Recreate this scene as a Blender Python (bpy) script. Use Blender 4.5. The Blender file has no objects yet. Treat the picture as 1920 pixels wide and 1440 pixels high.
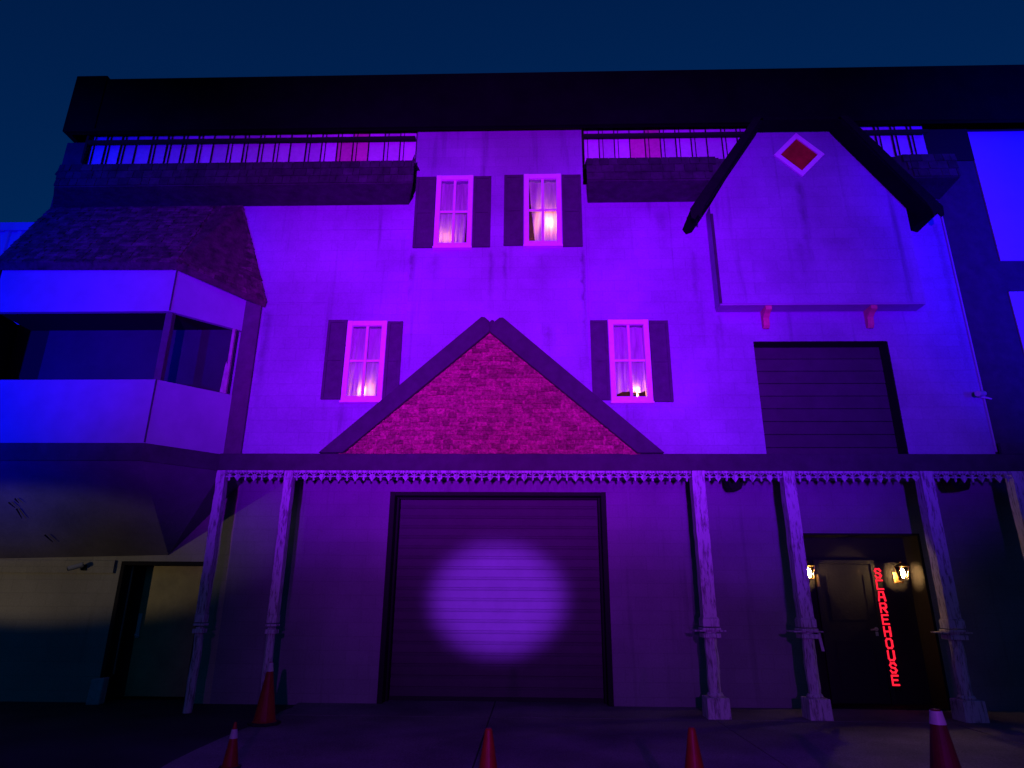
import bpy, bmesh, math, random
from mathutils import Vector, Matrix
rnd = random.Random(7)
SC = bpy.context.scene
COL = SC.collection
R = math.radians

# ------------------------------------------------------------------ camera
cam_d = bpy.data.cameras.new('camera'); cam = bpy.data.objects.new('camera', cam_d); COL.objects.link(cam)
SC.camera = cam
PITCH, YAW, ROLL = R(18.3), R(1.7), 0.007
fw = Vector((-math.sin(YAW)*math.cos(PITCH), math.cos(YAW)*math.cos(PITCH), math.sin(PITCH)))
r0 = Vector((math.cos(YAW), math.sin(YAW), 0)); u0 = r0.cross(fw)
rt = r0*math.cos(ROLL) + u0*math.sin(ROLL); up = rt.cross(fw)
mw = Matrix((rt, up, -fw)).transposed().to_4x4(); mw.translation = (0, -10.65, 1.6)
cam.matrix_world = mw
cam_d.sensor_width = 36; cam_d.lens = 36*1212/1920; cam_d.clip_start = .05; cam_d.clip_end = 3000

# ------------------------------------------------------------------ sky (late dusk, the sun well below the horizon)
world = bpy.data.worlds.new('World'); SC.world = world; world.use_nodes = True
wn = world.node_tree; bg = wn.nodes['Background']
sky = wn.nodes.new('ShaderNodeTexSky'); sky.sky_type = 'NISHITA'; sky.sun_disc = False
sky.sun_elevation = R(1.0); sky.sun_rotation = R(10); sky.altitude = 0; sky.air_density = 1.0; sky.ozone_density = 3.0
tint = wn.nodes.new('ShaderNodeMix'); tint.data_type = 'RGBA'; tint.blend_type = 'MULTIPLY'; tint.inputs[0].default_value = 1
tint.inputs[7].default_value = (0.01, .41, 1.0, 1)
wn.links.new(sky.outputs[0], tint.inputs[6]); wn.links.new(tint.outputs[2], bg.inputs[0])
bg.inputs[1].default_value = 0.12
SC.view_settings.view_transform = 'Standard'; SC.view_settings.look = 'None'
SC.view_settings.exposure = 0; SC.view_settings.gamma = 1; SC.view_settings.use_curve_mapping = False

# ------------------------------------------------------------------ floodlights standing out in the car park, aimed at the front, plus an added ground fill
def spot(name, loc, aim, color, watts, half, blend, size=.12):
    d = bpy.data.lights.new(name, 'SPOT'); d.energy = watts; d.color = color
    d.spot_size = R(half*2); d.spot_blend = blend; d.shadow_soft_size = size
    o = bpy.data.objects.new(name, d); COL.objects.link(o); o.location = loc
    o.rotation_euler = (Vector(aim)-Vector(loc)).to_track_quat('-Z', 'Y').to_euler()
    return o
spot('violet_floodlight', (-.3, -18.5, 1.3), (-.5, -.8, 6.4), (.34, 0, 1), 13000, 16.5, 1.0)
spot('violet_floodlight', (-.5, -18.5, 1.3), (-3.9, -.8, 6.2), (.18, 0, 1), 14000, 14.5, 1.0)
spot('violet_floodlight', (-.1, -18.5, 1.3), (4.1, -.8, 6.4), (.13, 0, 1), 16500, 16.0, 1.0)
spot('wide_floodlight', (-.3, -18.5, 1.2), (-.2, -.8, 6.6), (.36, 0, 1), 9500, 21.5, 1.0)
spot('blue_floodlight', (-10.5, -17.0, 1.2), (-8.7, -1.4, 6.2), (.003, 0, 1), 24000, 15, 1.0)
spot('blue_floodlight', (12.0, -17.0, 1.2), (10.2, -.8, 7.4), (.003, 0, 1), 38000, 16.5, 1.0)
ds = spot('door_spotlight', (-.3, -18.0, 1.5), (-.53, .3, 1.60), (.25, .022, 1), 56000, 4.05, .75, .14)
ds.scale = (1, .80, 1)      # flattens its pool of light into an ellipse
sg = spot('street_glow', (-13.5, -7.0, 1.15), (-7.9, 0, 2.3), (1, .78, .46), 400, 17, .5, .06)
sg.scale = (1, .47, 1)
spot('ground_fill', (.6, -17.5, 3.2), (.6, -1.5, .8), (.40, .03, 1), 2000, 21, 1.0)  # added fill lamp to brighten the cones, ground and lower walls

# ------------------------------------------------------------------ materials
def mat(name, base=(.5,.5,.5), rough=.8, bump=None, metal=0.0, spec=.3, var=0.0, var_scale=4, noise2=None, rand=0.0,
        emit=None, emit_s=0, trans=0):
    """procedural surface: base colour broken by noise, optional bump"""
    m = bpy.data.materials.new(name); m.use_nodes = True
    nt = m.node_tree; N = nt.nodes; L = nt.links; b = N['Principled BSDF']
    b.inputs['Roughness'].default_value = rough; b.inputs['Metallic'].default_value = metal
    b.inputs['Specular IOR Level'].default_value = spec
    tc = N.new('ShaderNodeTexCoord'); geo = N.new('ShaderNodeNewGeometry')
    col = N.new('ShaderNodeRGB'); col.outputs[0].default_value = (*base, 1); cur = col.outputs[0]
    if var:
        ns = N.new('ShaderNodeTexNoise'); ns.inputs['Scale'].default_value = var_scale; ns.inputs['Detail'].default_value = 8
        ns.inputs['Roughness'].default_value = .65
        L.new(geo.outputs['Position'], ns.inputs['Vector'])
        mr = N.new('ShaderNodeMapRange'); mr.inputs[1].default_value = .3; mr.inputs[2].default_value = .7
        mr.inputs[3].default_value = 1-var; mr.inputs[4].default_value = 1+var*.6
        L.new(ns.outputs['Fac'], mr.inputs[0])
        mx = N.new('ShaderNodeMix'); mx.data_type = 'RGBA'; mx.blend_type = 'MULTIPLY'; mx.inputs[0].default_value = 1
        L.new(cur, mx.inputs[6]); L.new(mr.outputs[0], mx.inputs[7]); cur = mx.outputs[2]
    if rand:
        oi = N.new('ShaderNodeObjectInfo')
        ad_ = N.new('ShaderNodeMath'); ad_.operation = 'ADD'; fr_ = N.new('ShaderNodeMath'); fr_.operation = 'FRACT'
        L.new(oi.outputs['Random'], ad_.inputs[0]); L.new(geo.outputs['Random Per Island'], ad_.inputs[1]); L.new(ad_.outputs[0], fr_.inputs[0])
        mr = N.new('ShaderNodeMapRange'); mr.inputs[3].default_value = 1-rand; mr.inputs[4].default_value = 1+rand
        L.new(fr_.outputs[0], mr.inputs[0])
        mx = N.new('ShaderNodeMix'); mx.data_type = 'RGBA'; mx.blend_type = 'MULTIPLY'; mx.inputs[0].default_value = 1
        L.new(cur, mx.inputs[6]); L.new(mr.outputs[0], mx.inputs[7]); cur = mx.outputs[2]
    L.new(cur, b.inputs['Base Color'])
    if bump:
        sc, st = bump
        ns = N.new('ShaderNodeTexNoise'); ns.inputs['Scale'].default_value = sc; ns.inputs['Detail'].default_value = 6
        L.new(geo.outputs['Position'], ns.inputs['Vector'])
        bp = N.new('ShaderNodeBump'); bp.inputs['Strength'].default_value = st; bp.inputs['Distance'].default_value = .02
        L.new(ns.outputs['Fac'], bp.inputs['Height']); L.new(bp.outputs[0], b.inputs['Normal'])
    if emit:
        b.inputs['Emission Color'].default_value = (*emit, 1); b.inputs['Emission Strength'].default_value = emit_s
    if trans: b.inputs['Transmission Weight'].default_value = trans
    return m

def block_wall_mat(name, base, stain=.35, rough=.85, runs=()):
    """painted concrete block: faint courses in relief, streaks and blotches of dirt"""
    m = bpy.data.materials.new(name); m.use_nodes = True
    nt = m.node_tree; N = nt.nodes; L = nt.links; b = N['Principled BSDF']
    b.inputs['Roughness'].default_value = rough; b.inputs['Specular IOR Level'].default_value = .25
    geo = N.new('ShaderNodeNewGeometry'); sep = N.new('ShaderNodeSeparateXYZ'); L.new(geo.outputs['Position'], sep.inputs[0])
    cmb = N.new('ShaderNodeCombineXYZ'); L.new(sep.outputs[0], cmb.inputs[0]); L.new(sep.outputs[2], cmb.inputs[1])
    br = N.new('ShaderNodeTexBrick'); br.offset = .5
    br.inputs['Scale'].default_value = 1; br.inputs['Mortar Size'].default_value = .006; br.inputs['Mortar Smooth'].default_value = .6
    br.inputs['Brick Width'].default_value = .406; br.inputs['Row Height'].default_value = .203
    br.inputs['Color1'].default_value = (1,1,1,1); br.inputs['Color2'].default_value = (.93,.93,.93,1); br.inputs['Mortar'].default_value = (.86,.86,.86,1)
    L.new(cmb.outputs[0], br.inputs['Vector'])
    # broad blotches
    n1 = N.new('ShaderNodeTexNoise'); n1.inputs['Scale'].default_value = .9; n1.inputs['Detail'].default_value = 7
    L.new(geo.outputs['Position'], n1.inputs['Vector'])
    r1 = N.new('ShaderNodeMapRange'); r1.inputs[1].default_value = .38; r1.inputs[2].default_value = .62; r1.inputs[3].default_value = 1-stain*.5; r1.inputs[4].default_value = 1.04
    L.new(n1.outputs['Fac'], r1.inputs[0])
    # vertical dirt runs
    mp = N.new('ShaderNodeMapping'); mp.inputs['Scale'].default_value = (5.5, 1, .35); L.new(geo.outputs['Position'], mp.inputs['Vector'])
    n2 = N.new('ShaderNodeTexNoise'); n2.inputs['Scale'].default_value = 1; n2.inputs['Detail'].default_value = 5
    L.new(mp.outputs[0], n2.inputs['Vector'])
    r2 = N.new('ShaderNodeMapRange'); r2.inputs[1].default_value = .6; r2.inputs[2].default_value = .78; r2.inputs[3].default_value = 1; r2.inputs[4].default_value = 1-stain
    L.new(n2.outputs['Fac'], r2.inputs[0])
    n3 = N.new('ShaderNodeTexNoise'); n3.inputs['Scale'].default_value = 38; n3.inputs['Detail'].default_value = 4; L.new(geo.outputs['Position'], n3.inputs['Vector'])
    r3 = N.new('ShaderNodeMapRange'); r3.inputs[1].default_value = .3; r3.inputs[2].default_value = .7; r3.inputs[3].default_value = .9; r3.inputs[4].default_value = 1.06
    L.new(n3.outputs['Fac'], r3.inputs[0])
    cur = None
    rgb = N.new('ShaderNodeRGB'); rgb.outputs[0].default_value = (*base, 1); cur = rgb.outputs[0]
    for s in (br.outputs['Color'], r1.outputs[0], r2.outputs[0], r3.outputs[0]):
        mx = N.new('ShaderNodeMix'); mx.data_type = 'RGBA'; mx.blend_type = 'MULTIPLY'; mx.inputs[0].default_value = 1
        L.new(cur, mx.inputs[6]); L.new(s, mx.inputs[7]); cur = mx.outputs[2]
    # single water runs: (x, top z, bottom z, half width, strength)
    def mth(op, a, b_, clamp=False):
        q = N.new('ShaderNodeMath'); q.operation = op; q.use_clamp = clamp
        for i_, t_ in enumerate((a, b_)):
            if isinstance(t_, (int, float)): q.inputs[i_].default_value = t_
            else: L.new(t_, q.inputs[i_])
        return q.outputs[0]
    if runs:
        nz = N.new('ShaderNodeTexNoise'); nz.inputs['Scale'].default_value = 7; nz.inputs['Detail'].default_value = 5; L.new(geo.outputs['Position'], nz.inputs['Vector'])
        wob = mth('MULTIPLY', mth('SUBTRACT', nz.outputs['Fac'], .5), .12)
        tot = None
        for x_, zt_, zb_, w_, st_ in runs:
            d_ = mth('ABSOLUTE', mth('SUBTRACT', mth('ADD', sep.outputs[0], wob), x_), 0)
            side = mth('SUBTRACT', 1.0, mth('DIVIDE', d_, w_), True)
            top = mth('DIVIDE', mth('SUBTRACT', zt_, sep.outputs[2]), .12, True)
            bot = mth('DIVIDE', mth('SUBTRACT', sep.outputs[2], zb_), max(.2, (zt_-zb_)*.7), True)
            mk = mth('MULTIPLY', mth('MULTIPLY', side, top), mth('MULTIPLY', bot, mth('MULTIPLY', nz.outputs['Fac'], st_*1.25)))
            tot = mk if tot is None else mth('MAXIMUM', tot, mk)
        keep = mth('SUBTRACT', 1.0, tot, True)
        mx = N.new('ShaderNodeMix'); mx.data_type = 'RGBA'; mx.blend_type = 'MULTIPLY'; mx.inputs[0].default_value = 1
        L.new(cur, mx.inputs[6]); L.new(keep, mx.inputs[7]); cur = mx.outputs[2]
    L.new(cur, b.inputs['Base Color'])
    bp = N.new('ShaderNodeBump'); bp.inputs['Strength'].default_value = .35; bp.inputs['Distance'].default_value = .01
    ad = N.new('ShaderNodeMath'); ad.operation = 'MULTIPLY_ADD'; ad.inputs[1].default_value = .5
    L.new(n3.outputs['Fac'], ad.inputs[0]); L.new(br.outputs['Fac'], ad.inputs[2])
    inv = N.new('ShaderNodeMath'); inv.operation = 'SUBTRACT'; inv.inputs[0].default_value = 1; L.new(br.outputs['Fac'], inv.inputs[1])
    ad2 = N.new('ShaderNodeMath'); ad2.operation = 'MULTIPLY_ADD'; ad2.inputs[1].default_value = .4
    L.new(n3.outputs['Fac'], ad2.inputs[0]); L.new(inv.outputs[0], ad2.inputs[2])
    L.new(ad2.outputs[0], bp.inputs['Height']); L.new(bp.outputs[0], b.inputs['Normal'])
    return m

def peeling_mat(name, paint, under, scale=16, thr=.56):
    m = bpy.data.materials.new(name); m.use_nodes = True
    nt = m.node_tree; N = nt.nodes; L = nt.links; b = N['Principled BSDF']; b.inputs['Roughness'].default_value = .8
    b.inputs['Specular IOR Level'].default_value = .2
    geo = N.new('ShaderNodeNewGeometry'); mp = N.new('ShaderNodeMapping'); mp.inputs['Scale'].default_value = (1, 1, .16)
    L.new(geo.outputs['Position'], mp.inputs['Vector'])
    ns = N.new('ShaderNodeTexNoise'); ns.inputs['Scale'].default_value = scale; ns.inputs['Detail'].default_value = 9; ns.inputs['Roughness'].default_value = .7
    L.new(mp.outputs[0], ns.inputs['Vector'])
    cr = N.new('ShaderNodeValToRGB'); cr.color_ramp.elements[0].position = thr-.16; cr.color_ramp.elements[1].position = thr
    cr.color_ramp.elements[0].color = (*under, 1); cr.color_ramp.elements[1].color = (*paint, 1)
    cr.color_ramp.elements[0].position = 1-thr-.06; cr.color_ramp.elements[1].position = 1-thr+.06
    L.new(ns.outputs['Fac'], cr.inputs[0]); L.new(cr.outputs[0], b.inputs['Base Color'])
    bp = N.new('ShaderNodeBump'); bp.inputs['Strength'].default_value = .5; bp.inputs['Distance'].default_value = .01
    L.new(ns.outputs['Fac'], bp.inputs['Height']); L.new(bp.outputs[0], b.inputs['Normal'])
    return m

def glass_mat(name):
    m = bpy.data.materials.new(name); m.use_nodes = True
    nt = m.node_tree; N = nt.nodes; L = nt.links; N.remove(N['Principled BSDF'])
    t = N.new('ShaderNodeBsdfTransparent'); t.inputs[0].default_value = (.95,.95,.95,1)
    g = N.new('ShaderNodeBsdfGlossy'); g.inputs['Roughness'].default_value = .04
    f = N.new('ShaderNodeFresnel'); f.inputs[0].default_value = 1.45
    mx = N.new('ShaderNodeMixShader'); L.new(f.outputs[0], mx.inputs[0]); L.new(t.outputs[0], mx.inputs[1]); L.new(g.outputs[0], mx.inputs[2])
    L.new(mx.outputs[0], N['Material Output'].inputs[0])
    return m

def cloth_mat(name, base):
    m = bpy.data.materials.new(name); m.use_nodes = True
    nt = m.node_tree; N = nt.nodes; L = nt.links; N.remove(N['Principled BSDF'])
    geo = N.new('ShaderNodeNewGeometry'); mp = N.new('ShaderNodeMapping'); mp.inputs['Scale'].default_value = (26, 26, 3)
    L.new(geo.outputs['Position'], mp.inputs['Vector'])
    ns = N.new('ShaderNodeTexNoise'); ns.inputs['Scale'].default_value = 1; ns.inputs['Detail'].default_value = 6; L.new(mp.outputs[0], ns.inputs['Vector'])
    mr = N.new('ShaderNodeMapRange'); mr.inputs[1].default_value = .3; mr.inputs[2].default_value = .7; mr.inputs[3].default_value = .72; mr.inputs[4].default_value = 1.05
    L.new(ns.outputs['Fac'], mr.inputs[0])
    mxc = N.new('ShaderNodeMix'); mxc.data_type = 'RGBA'; mxc.blend_type = 'MULTIPLY'; mxc.inputs[0].default_value = 1
    mxc.inputs[6].default_value = (*base, 1); L.new(mr.outputs[0], mxc.inputs[7])
    d = N.new('ShaderNodeBsdfDiffuse'); t = N.new('ShaderNodeBsdfTranslucent')
    L.new(mxc.outputs[2], d.inputs[0]); L.new(mxc.outputs[2], t.inputs[0])
    mx = N.new('ShaderNodeMixShader'); mx.inputs[0].default_value = .42
    L.new(d.outputs[0], mx.inputs[1]); L.new(t.outputs[0], mx.inputs[2]); L.new(mx.outputs[0], N['Material Output'].inputs[0])
    return m

def emit_mat(name, color, s):
    m = bpy.data.materials.new(name); m.use_nodes = True
    nt = m.node_tree; N = nt.nodes; L = nt.links; N.remove(N['Principled BSDF'])
    e = N.new('ShaderNodeEmission'); e.inputs[0].default_value = (*color, 1); e.inputs[1].default_value = s
    L.new(e.outputs[0], N['Material Output'].inputs[0]); return m

M = dict(
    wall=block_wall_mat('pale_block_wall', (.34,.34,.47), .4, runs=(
        (4.62,8.45,6.3,.10,.55),(4.50,7.3,6.2,.22,.3),(5.0,7.35,7.0,.5,.25),(3.12,6.1,5.2,.06,.4),(2.78,7.3,5.4,.07,.4),
        (-2.0,7.25,6.2,.09,.6),(-1.62,7.2,6.4,.16,.35),(-.66,7.25,6.0,.06,.5),(-.42,7.25,6.1,.06,.45),(.2,7.2,6.3,.2,.3),(.9,7.25,4.9,.05,.6),
        (-3.0,4.5,3.8,.12,.35),(-3.3,5.4,3.8,.05,.3),(.3,5.9,5.2,.14,.45),(1.6,4.5,3.9,.25,.3),(-4.4,6.2,3.8,.10,.5),(6.95,7.8,4.2,.07,.35),(2.3,8.1,7.0,.15,.3),(-3.4,8.1,7.4,.3,.22))),
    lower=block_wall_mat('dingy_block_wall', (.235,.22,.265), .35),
    leftwall=block_wall_mat('tan_rendered_wall', (.36,.33,.27), .3),
    smooth=mat('bay_board_paint', (.34,.33,.42), .7, (30,.15), var=.12, var_scale=2.5),
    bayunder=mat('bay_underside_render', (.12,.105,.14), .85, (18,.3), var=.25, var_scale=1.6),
    white=mat('white_window_paint', (.9,.78,.82), .5, (40,.1), var=.08, var_scale=14),
    dark=mat('dark_timber_paint', (.052,.045,.058), .75, (14,.3), var=.3, var_scale=5),
    shutter=mat('shutter_paint', (.066,.055,.075), .7, (22,.3), var=.25, var_scale=7),
    parapet=mat('black_metal_fascia', (.0045,.0045,.007), .85, (6,.2), spec=.05, var=.3, var_scale=2),
    black=mat('black_paint', (.018,.016,.018), .75, (20,.2), spec=.08),
    doorblack=mat('satin_black_door', (.012,.011,.013), .5, (26,.15), spec=.25),
    navy=mat('dark_board', (.03,.03,.05), .6, (8,.2), var=.2, var_scale=2),
    garage=mat('garage_door_paint', (.056,.053,.06), .62, (24,.12), var=.15, var_scale=3, rand=.06),
    loading=mat('loading_door_paint', (.06,.05,.06), .7, (20,.2), var=.2, var_scale=3, rand=.12),
    shingle=mat('weathered_red_shingle', (.42,.07,.11), .85, (45,.6), var=.75, var_scale=26, rand=.38),
    roofshingle=mat('grey_cedar_shingle', (.12,.055,.065), .85, (30,.7), var=.7, var_scale=7, rand=.45),
    awning=mat('mossy_dark_shingle', (.040,.036,.045), .9, (30,.7), var=.5, var_scale=6, rand=.3),
    pane=mat('fibreglass_panel', (.62,.55,.68), .45, (30,.2), var=.15, var_scale=12, rand=.16),
    panepink=mat('red_lit_fibreglass', (.66,.2,.34), .45, (30,.2), var=.2, var_scale=12, rand=.1),  # red light on a few panes, put into their colour
    column=peeling_mat('peeling_white_column_paint', (.56,.53,.58), (.20,.18,.20), 34, .55),
    lace=peeling_mat('cut_lace_trim_paint', (.5,.46,.55), (.24,.21,.27), 30, .52),
    red=mat('red_bracket_paint', (.75,.16,.22), .6, (30,.2), var=.2, var_scale=10),
    redglass=mat('red_glass', (.42,.02,.02), .25, (9,.2), var=.35, var_scale=5),
    glass=glass_mat('window_glass'), cloth=cloth_mat('thin_white_curtain', (.9,.76,.84)),
    brass=mat('aged_brass', (.35,.22,.08), .4, metal=1), steel=mat('dull_steel', (.45,.45,.48), .4, metal=.9),
    lampglass=glass_mat('lantern_glass'), bulb=emit_mat('warm_bulb', (1,.60,.20), 300), flame=emit_mat('candle_flame', (1,.48,.13), 40),
    wax=mat('candle_wax', (.8,.6,.4), .6), led=emit_mat('red_led_letter', (1,.012,.035), 1.5),
    cone=mat('traffic_cone_orange', (.27,.02,.010), .5, (30,.1), var=.2, var_scale=14), conedark=mat('dark_traffic_cone_red', (.10,.010,.010), .6, (30,.1), var=.3, var_scale=12), collar=mat('reflective_white_collar', (.45,.44,.47), .45, var=.12, var_scale=30),  # conedark: darker red for the large cone
    rubber=mat('black_rubber', (.02,.02,.02), .8), plastic=mat('black_plastic', (.006,.006,.007), .6, spec=.1),
    campaint=mat('white_camera_plastic', (.55,.55,.55), .4), concrete=None,
    paintpanel=mat('white_timber_frame_panel', (.5,.5,.55), .8, (16,.2), var=.06, var_scale=3),
    steelclad=mat('pale_steel_cladding', (.45,.45,.5), .5, var=.1, var_scale=3),
    plainblock=mat('bare_concrete_block', (.42,.42,.42), .9, (30,.5), var=.25, var_scale=10),
    bargeboard=mat('black_stained_board', (.007,.006,.009), .8, (14,.3), spec=.1, var=.3, var_scale=5),
    conduit=mat('grey_conduit', (.4,.4,.42), .5),
)

# ------------------------------------------------------------------ mesh helpers
WL = {}
class MB:
    def __init__(s): s.v = []; s.f = []
    def add(s, vs, fs):
        n = len(s.v); s.v += [tuple(p) for p in vs]; s.f += [tuple(i+n for i in q) for q in fs]; return s
    def box(s, x0, x1, y0, y1, z0, z1):
        return s.add([(x0,y0,z0),(x1,y0,z0),(x1,y1,z0),(x0,y1,z0),(x0,y0,z1),(x1,y0,z1),(x1,y1,z1),(x0,y1,z1)],
                     [(0,3,2,1),(4,5,6,7),(0,1,5,4),(1,2,6,5),(2,3,7,6),(3,0,4,7)])
    def hexa(s, p): # 8 corners, order as box
        return s.add(p, [(0,3,2,1),(4,5,6,7),(0,1,5,4),(1,2,6,5),(2,3,7,6),(3,0,4,7)])
    def prism(s, poly, y0, y1): # poly in (x,z), extruded along y
        n = len(poly)
        vs = [(x,y0,z) for x,z in poly] + [(x,y1,z) for x,z in poly]
        fs = [tuple(range(n)), tuple(range(2*n-1, n-1, -1))] + [(i, n+i, n+(i+1)%n, (i+1)%n) for i in range(n)]
        return s.add(vs, fs)
    def prism_x(s, poly, x0, x1): # poly in (y,z)
        n = len(poly)
        vs = [(x0,y,z) for y,z in poly] + [(x1,y,z) for y,z in poly]
        fs = [tuple(range(n)), tuple(range(2*n-1, n-1, -1))] + [(i, n+i, n+(i+1)%n, (i+1)%n) for i in range(n)]
        return s.add(vs, fs)
    def prism_z(s, poly, z0, z1): # poly in (x,y)
        n = len(poly)
        vs = [(x,y,z0) for x,y in poly] + [(x,y,z1) for x,y in poly]
        fs = [tuple(range(n)), tuple(range(2*n-1, n-1, -1))] + [(i, n+i, n+(i+1)%n, (i+1)%n) for i in range(n)]
        return s.add(vs, fs)
    def slab(s, quad, t): # planar quad given thickness along its normal
        a = [Vector(q) for q in quad]; n = (a[1]-a[0]).cross(a[2]-a[0]).normalized()*t
        return s.hexa([*a, *[q-n for q in a]])
    def lathe(s, prof, c, seg=16): # prof list of (r,z)
        n = len(prof); vs = []; fs = []
        for r, z in prof:
            for k in range(seg):
                a = 2*math.pi*k/seg; vs.append((c[0]+r*math.cos(a), c[1]+r*math.sin(a), c[2]+z))
        for i in range(n-1):
            for k in range(seg):
                fs.append((i*seg+k, i*seg+(k+1)%seg, (i+1)*seg+(k+1)%seg, (i+1)*seg+k))
        fs.append(tuple(range(seg-1,-1,-1))); fs.append(tuple(range((n-1)*seg, n*seg)))
        return s.add(vs, fs)
    def tube(s, p0, p1, r0, r1=None, seg=10):
        p0 = Vector(p0); p1 = Vector(p1); r1 = r0 if r1 is None else r1
        d = (p1-p0).normalized(); a = d.orthogonal().normalized(); b = d.cross(a)
        vs = [p0+(a*math.cos(2*math.pi*k/seg)+b*math.sin(2*math.pi*k/seg))*r0 for k in range(seg)] + \
             [p1+(a*math.cos(2*math.pi*k/seg)+b*math.sin(2*math.pi*k/seg))*r1 for k in range(seg)]
        fs = [(k,(k+1)%seg,seg+(k+1)%seg,seg+k) for k in range(seg)] + [tuple(range(seg-1,-1,-1)), tuple(range(seg,2*seg))]
        return s.add(vs, fs)
    def wall(s, x0, x1, z0, z1, y0, y1, holes=()):
        xs = sorted({x0, x1, *[h for q in holes for h in q[:2] if x0 < h < x1]})
        zs = sorted({z0, z1, *[h for q in holes for h in q[2:] if z0 < h < z1]})
        for i in range(len(xs)-1):
            for j in range(len(zs)-1):
                cx = (xs[i]+xs[i+1])/2; cz = (zs[j]+zs[j+1])/2
                if any(a < cx < b and c < cz < d for a, b, c, d in holes): continue
                s.box(xs[i], xs[i+1], y0, y1, zs[j], zs[j+1])
        return s
    def mesh(s, name, m, origin=None):
        if origin is None:
            xs, ys, zs = zip(*s.v); origin = ((min(xs)+max(xs))/2, (min(ys)+max(ys))/2, (min(zs)+max(zs))/2)
        me = bpy.data.meshes.new(name)
        me.from_pydata([(x-origin[0], y-origin[1], z-origin[2]) for x,y,z in s.v], [], s.f)
        bm = bmesh.new(); bm.from_mesh(me); bmesh.ops.recalc_face_normals(bm, faces=bm.faces); bm.to_mesh(me); bm.free()
        if m: me.materials.append(m)
        return me, Vector(origin)
    def build(s, name, m, parent=None, bevel=0, smooth=False, label=None, kind=None, origin=None):
        me, o = s.mesh(name, m, origin)
        ob = bpy.data.objects.new(name, me); COL.objects.link(ob); WL[ob.name] = o.copy()
        if parent: ob.parent = parent; ob.location = o - WL[parent.name]
        else: ob.location = o
        if smooth:
            for p in me.polygons: p.use_smooth = True
        if bevel:
            md = ob.modifiers.new('bevel', 'BEVEL'); md.width = bevel; md.segments = 2; md.limit_method = 'ANGLE'
        if label: ob['label'] = label
        if kind: ob['kind'] = kind
        return ob
def inst(me, name, loc, parent, rot=None, scale=None):
    ob = bpy.data.objects.new(name, me); COL.objects.link(ob); WL[ob.name] = Vector(loc)
    ob.parent = parent; ob.location = Vector(loc) - WL[parent.name]
    if rot: ob.rotation_euler = rot
    if scale: ob.scale = scale
    return ob
def tag(o, label, cat, group=None):
    o['label'] = label; o['category'] = cat
    if group: o['group'] = group
    return o
def thing(name, loc, label, cat, group=None):
    o = bpy.data.objects.new(name, None); COL.objects.link(o); o.location = loc; WL[o.name] = Vector(loc)
    o.empty_display_size = .2
    return tag(o, label, cat, group)

G = .08      # ground level
U = -.8      # face of the upper storeys; the lower wall stands at 0 under an overhang

# ------------------------------------------------------------------ ground
def ground_mat(name, base, sc, cracks):
    m = bpy.data.materials.new(name); m.use_nodes = True
    nt = m.node_tree; N = nt.nodes; L = nt.links; b = N['Principled BSDF']; b.inputs['Roughness'].default_value = .82
    b.inputs['Specular IOR Level'].default_value = .25
    geo = N.new('ShaderNodeNewGeometry')
    n1 = N.new('ShaderNodeTexNoise'); n1.inputs['Scale'].default_value = .8; n1.inputs['Detail'].default_value = 8; L.new(geo.outputs['Position'], n1.inputs['Vector'])
    n2 = N.new('ShaderNodeTexNoise'); n2.inputs['Scale'].default_value = sc; n2.inputs['Detail'].default_value = 6; L.new(geo.outputs['Position'], n2.inputs['Vector'])
    r1 = N.new('ShaderNodeMapRange'); r1.inputs[1].default_value = .35; r1.inputs[2].default_value = .65; r1.inputs[3].default_value = .55; r1.inputs[4].default_value = 1.15
    r2 = N.new('ShaderNodeMapRange'); r2.inputs[1].default_value = .3; r2.inputs[2].default_value = .7; r2.inputs[3].default_value = .6; r2.inputs[4].default_value = 1.3
    L.new(n1.outputs['Fac'], r1.inputs[0]); L.new(n2.outputs['Fac'], r2.inputs[0])
    rgb = N.new('ShaderNodeRGB'); rgb.outputs[0].default_value = (*base, 1); cur = rgb.outputs[0]
    for s in (r1.outputs[0], r2.outputs[0]):
        mx = N.new('ShaderNodeMix'); mx.data_type = 'RGBA'; mx.blend_type = 'MULTIPLY'; mx.inputs[0].default_value = 1
        L.new(cur, mx.inputs[6]); L.new(s, mx.inputs[7]); cur = mx.outputs[2]
    L.new(cur, b.inputs['Base Color'])
    bp = N.new('ShaderNodeBump'); bp.inputs['Strength'].default_value = .6; bp.inputs['Distance'].default_value = .01
    L.new(n2.outputs['Fac'], bp.inputs['Height']); L.new(bp.outputs[0], b.inputs['Normal'])
    return m
asphalt = ground_mat('worn_asphalt', (.045,.045,.05), 60, True)
conc = ground_mat('stained_concrete', (.21,.19,.20), 70, True)
g = MB().add([(-700,-700,G-.03),(700,-700,G-.03),(700,700,G-.03),(-700,700,G-.03)], [(0,1,2,3)]).build('ground', asphalt, kind='structure')
ap = bpy.data.objects.new('concrete_apron', None); COL.objects.link(ap); ap.location = (2, -3, G); ap['kind'] = 'structure'; WL['concrete_apron'] = Vector((2,-3,G))
xs_ = [-3.45, -.55, 2.45, 5.5, 8.6, 12]; ys_ = [-12, -8.9, -5.2, -1.05, .6]
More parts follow.
